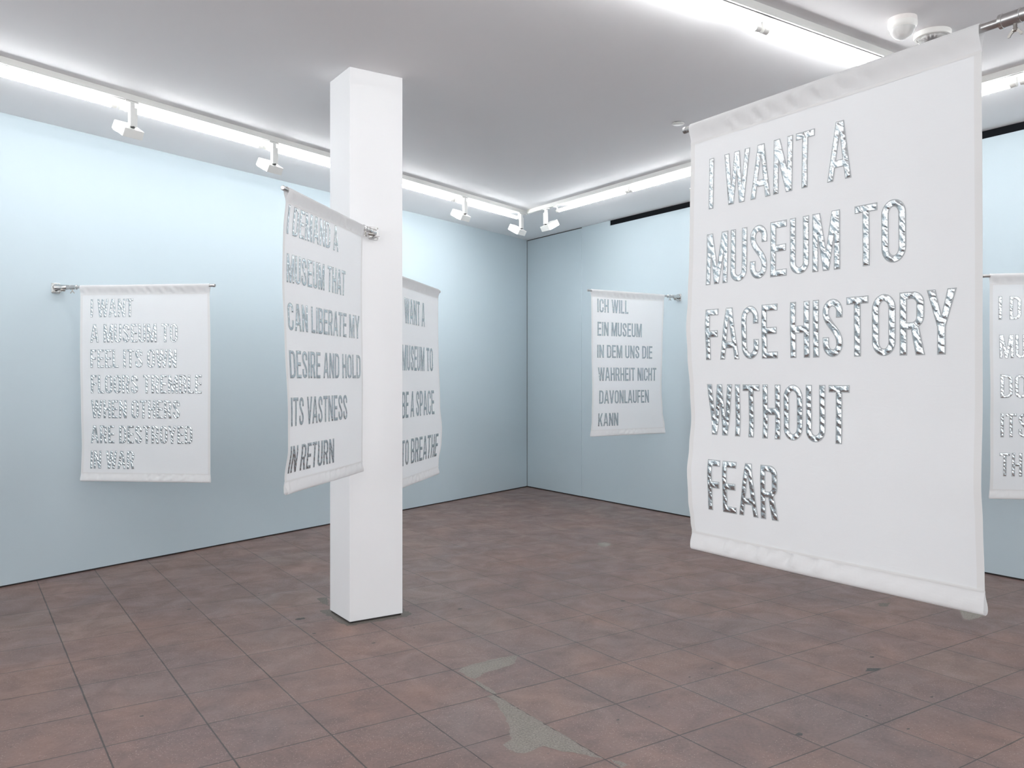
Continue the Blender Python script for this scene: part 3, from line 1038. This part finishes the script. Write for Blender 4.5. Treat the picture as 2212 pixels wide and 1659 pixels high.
# banner behind the column
d45 = (.7071, .7071)
rm = (2.366, 5.035)
rear = Banner(along(rm, d45, .2), along(rm, d45, 1.178), 2.190, 1.452, 'banner partly hidden behind the white column, its text ending in TO BREATHE',
              None, [(0, 0), (.5, .002), (.9, .012), (1.1, .030), (1.2, .026), (1.35, .004), (1.46, 0)], 3).build()
rear.text('I WANT A', .083, .618, .130, .305)
rear.text('MUSEUM TO', .083, .829, .460, .636)
rear.text('BE A SPACE', .083, .829, .786, .968)
rear.text('TO BREATHE', .083, .893, 1.124, 1.300)
flagpole(rm, along(rm, d45, 1.205), 2.190, (1, 0), 'steel flagpole behind the white column, only its far tip showing')

# banner on the left wall
lm = Vector((.637, 7.163)); lt = Vector((1.590, 6.359)); ld = (lt - lm).normalized()
lb = Banner(tuple(lm + ld * .201), tuple(lm + ld * 1.218), 2.182, 1.455, 'banner hanging off the left wall, seven text lines from I WANT to IN WAR',
            [(0, 0), (.5, .003), (.9, -.004), (1.2, -.012), (1.45, 0)], [(0, 0), (.5, -.012), (.9, -.010), (1.45, -.018)], 4).build()
for tx, u1, va, vb in (('I WANT', .419, .092, .225), ('A MUSEUM TO', .763, .280, .415), ('FEEL ITS OWN', .755, .470, .604), ('FLOORS TREMBLE', .950, .660, .795), ('WHEN OTHERS', .781, .848, .981), ('ARE DESTROYED', .877, 1.038, 1.169), ('IN WAR', .423, 1.227, 1.359)):
    lb.text(tx, .084 if va < .9 else .076, u1, va, vb)
flagpole(tuple(lm), tuple(lt), 2.182, tuple(-LN), 'steel flagpole fixed to the left blue wall')

# banner on the right wall
rb = Banner((RW - 1.2303, 6.613), (RW - .2277, 6.613), 2.385, 1.478, 'faint German banner on the right wall near the corner, ICH WILL EIN MUSEUM',
            [(0, 0), (.5, .002), (1.0, .02), (1.3, .01), (1.48, -.01)], [(0, 0), (.5, -.02), (1.0, -.035), (1.25, -.02), (1.40, .01), (1.48, .012)], 5).build()
for tx, u0, u1, va, vb in (('ICH WILL', .079, .497, .079, .214), ('EIN MUSEUM', .079, .690, .314, .453), ('IN DEM UNS DIE', .077, .845, .547, .677), ('WAHRHEIT NICHT', .083, .914, .778, .912), ('DAVONLAUFEN', .095, .801, 1.012, 1.145), ('KANN', .086, .353, 1.244, 1.374)):
    rb.text(tx, u0, u1, va, vb)
flagpole((RW, 6.613), (RW - 1.262, 6.613), 2.385, (-1, 0), 'steel flagpole fixed to the right blue wall near the corner')

# banner at the right edge of the picture
dr = (-.7071, .7071)
rm2 = (RW, 2.07)
re_ = Banner(along(rm2, dr, 1.172), along(rm2, dr, .2), 2.183, 1.490, 'banner cut off by the right picture edge, its lines starting I D and MU',
             [(0, 0), (.4, .004), (.75, .012), (1.0, .004), (1.3, .010), (1.49, -.004)], None, 6).build()
re_.text('I D', .055, .190, .140, .292)
re_.text('MU', .060, .218, .396, .549)
re_.text('DO', .062, .222, .661, .814)
re_.text('ITS', .064, .236, .919, 1.075)
re_.text('TH', .058, .195, 1.182, 1.335)
flagpole(rm2, along(rm2, dr, 1.205), 2.183, (-1, 0), 'steel flagpole on the right wall at the picture edge, its tip beside the big banner')
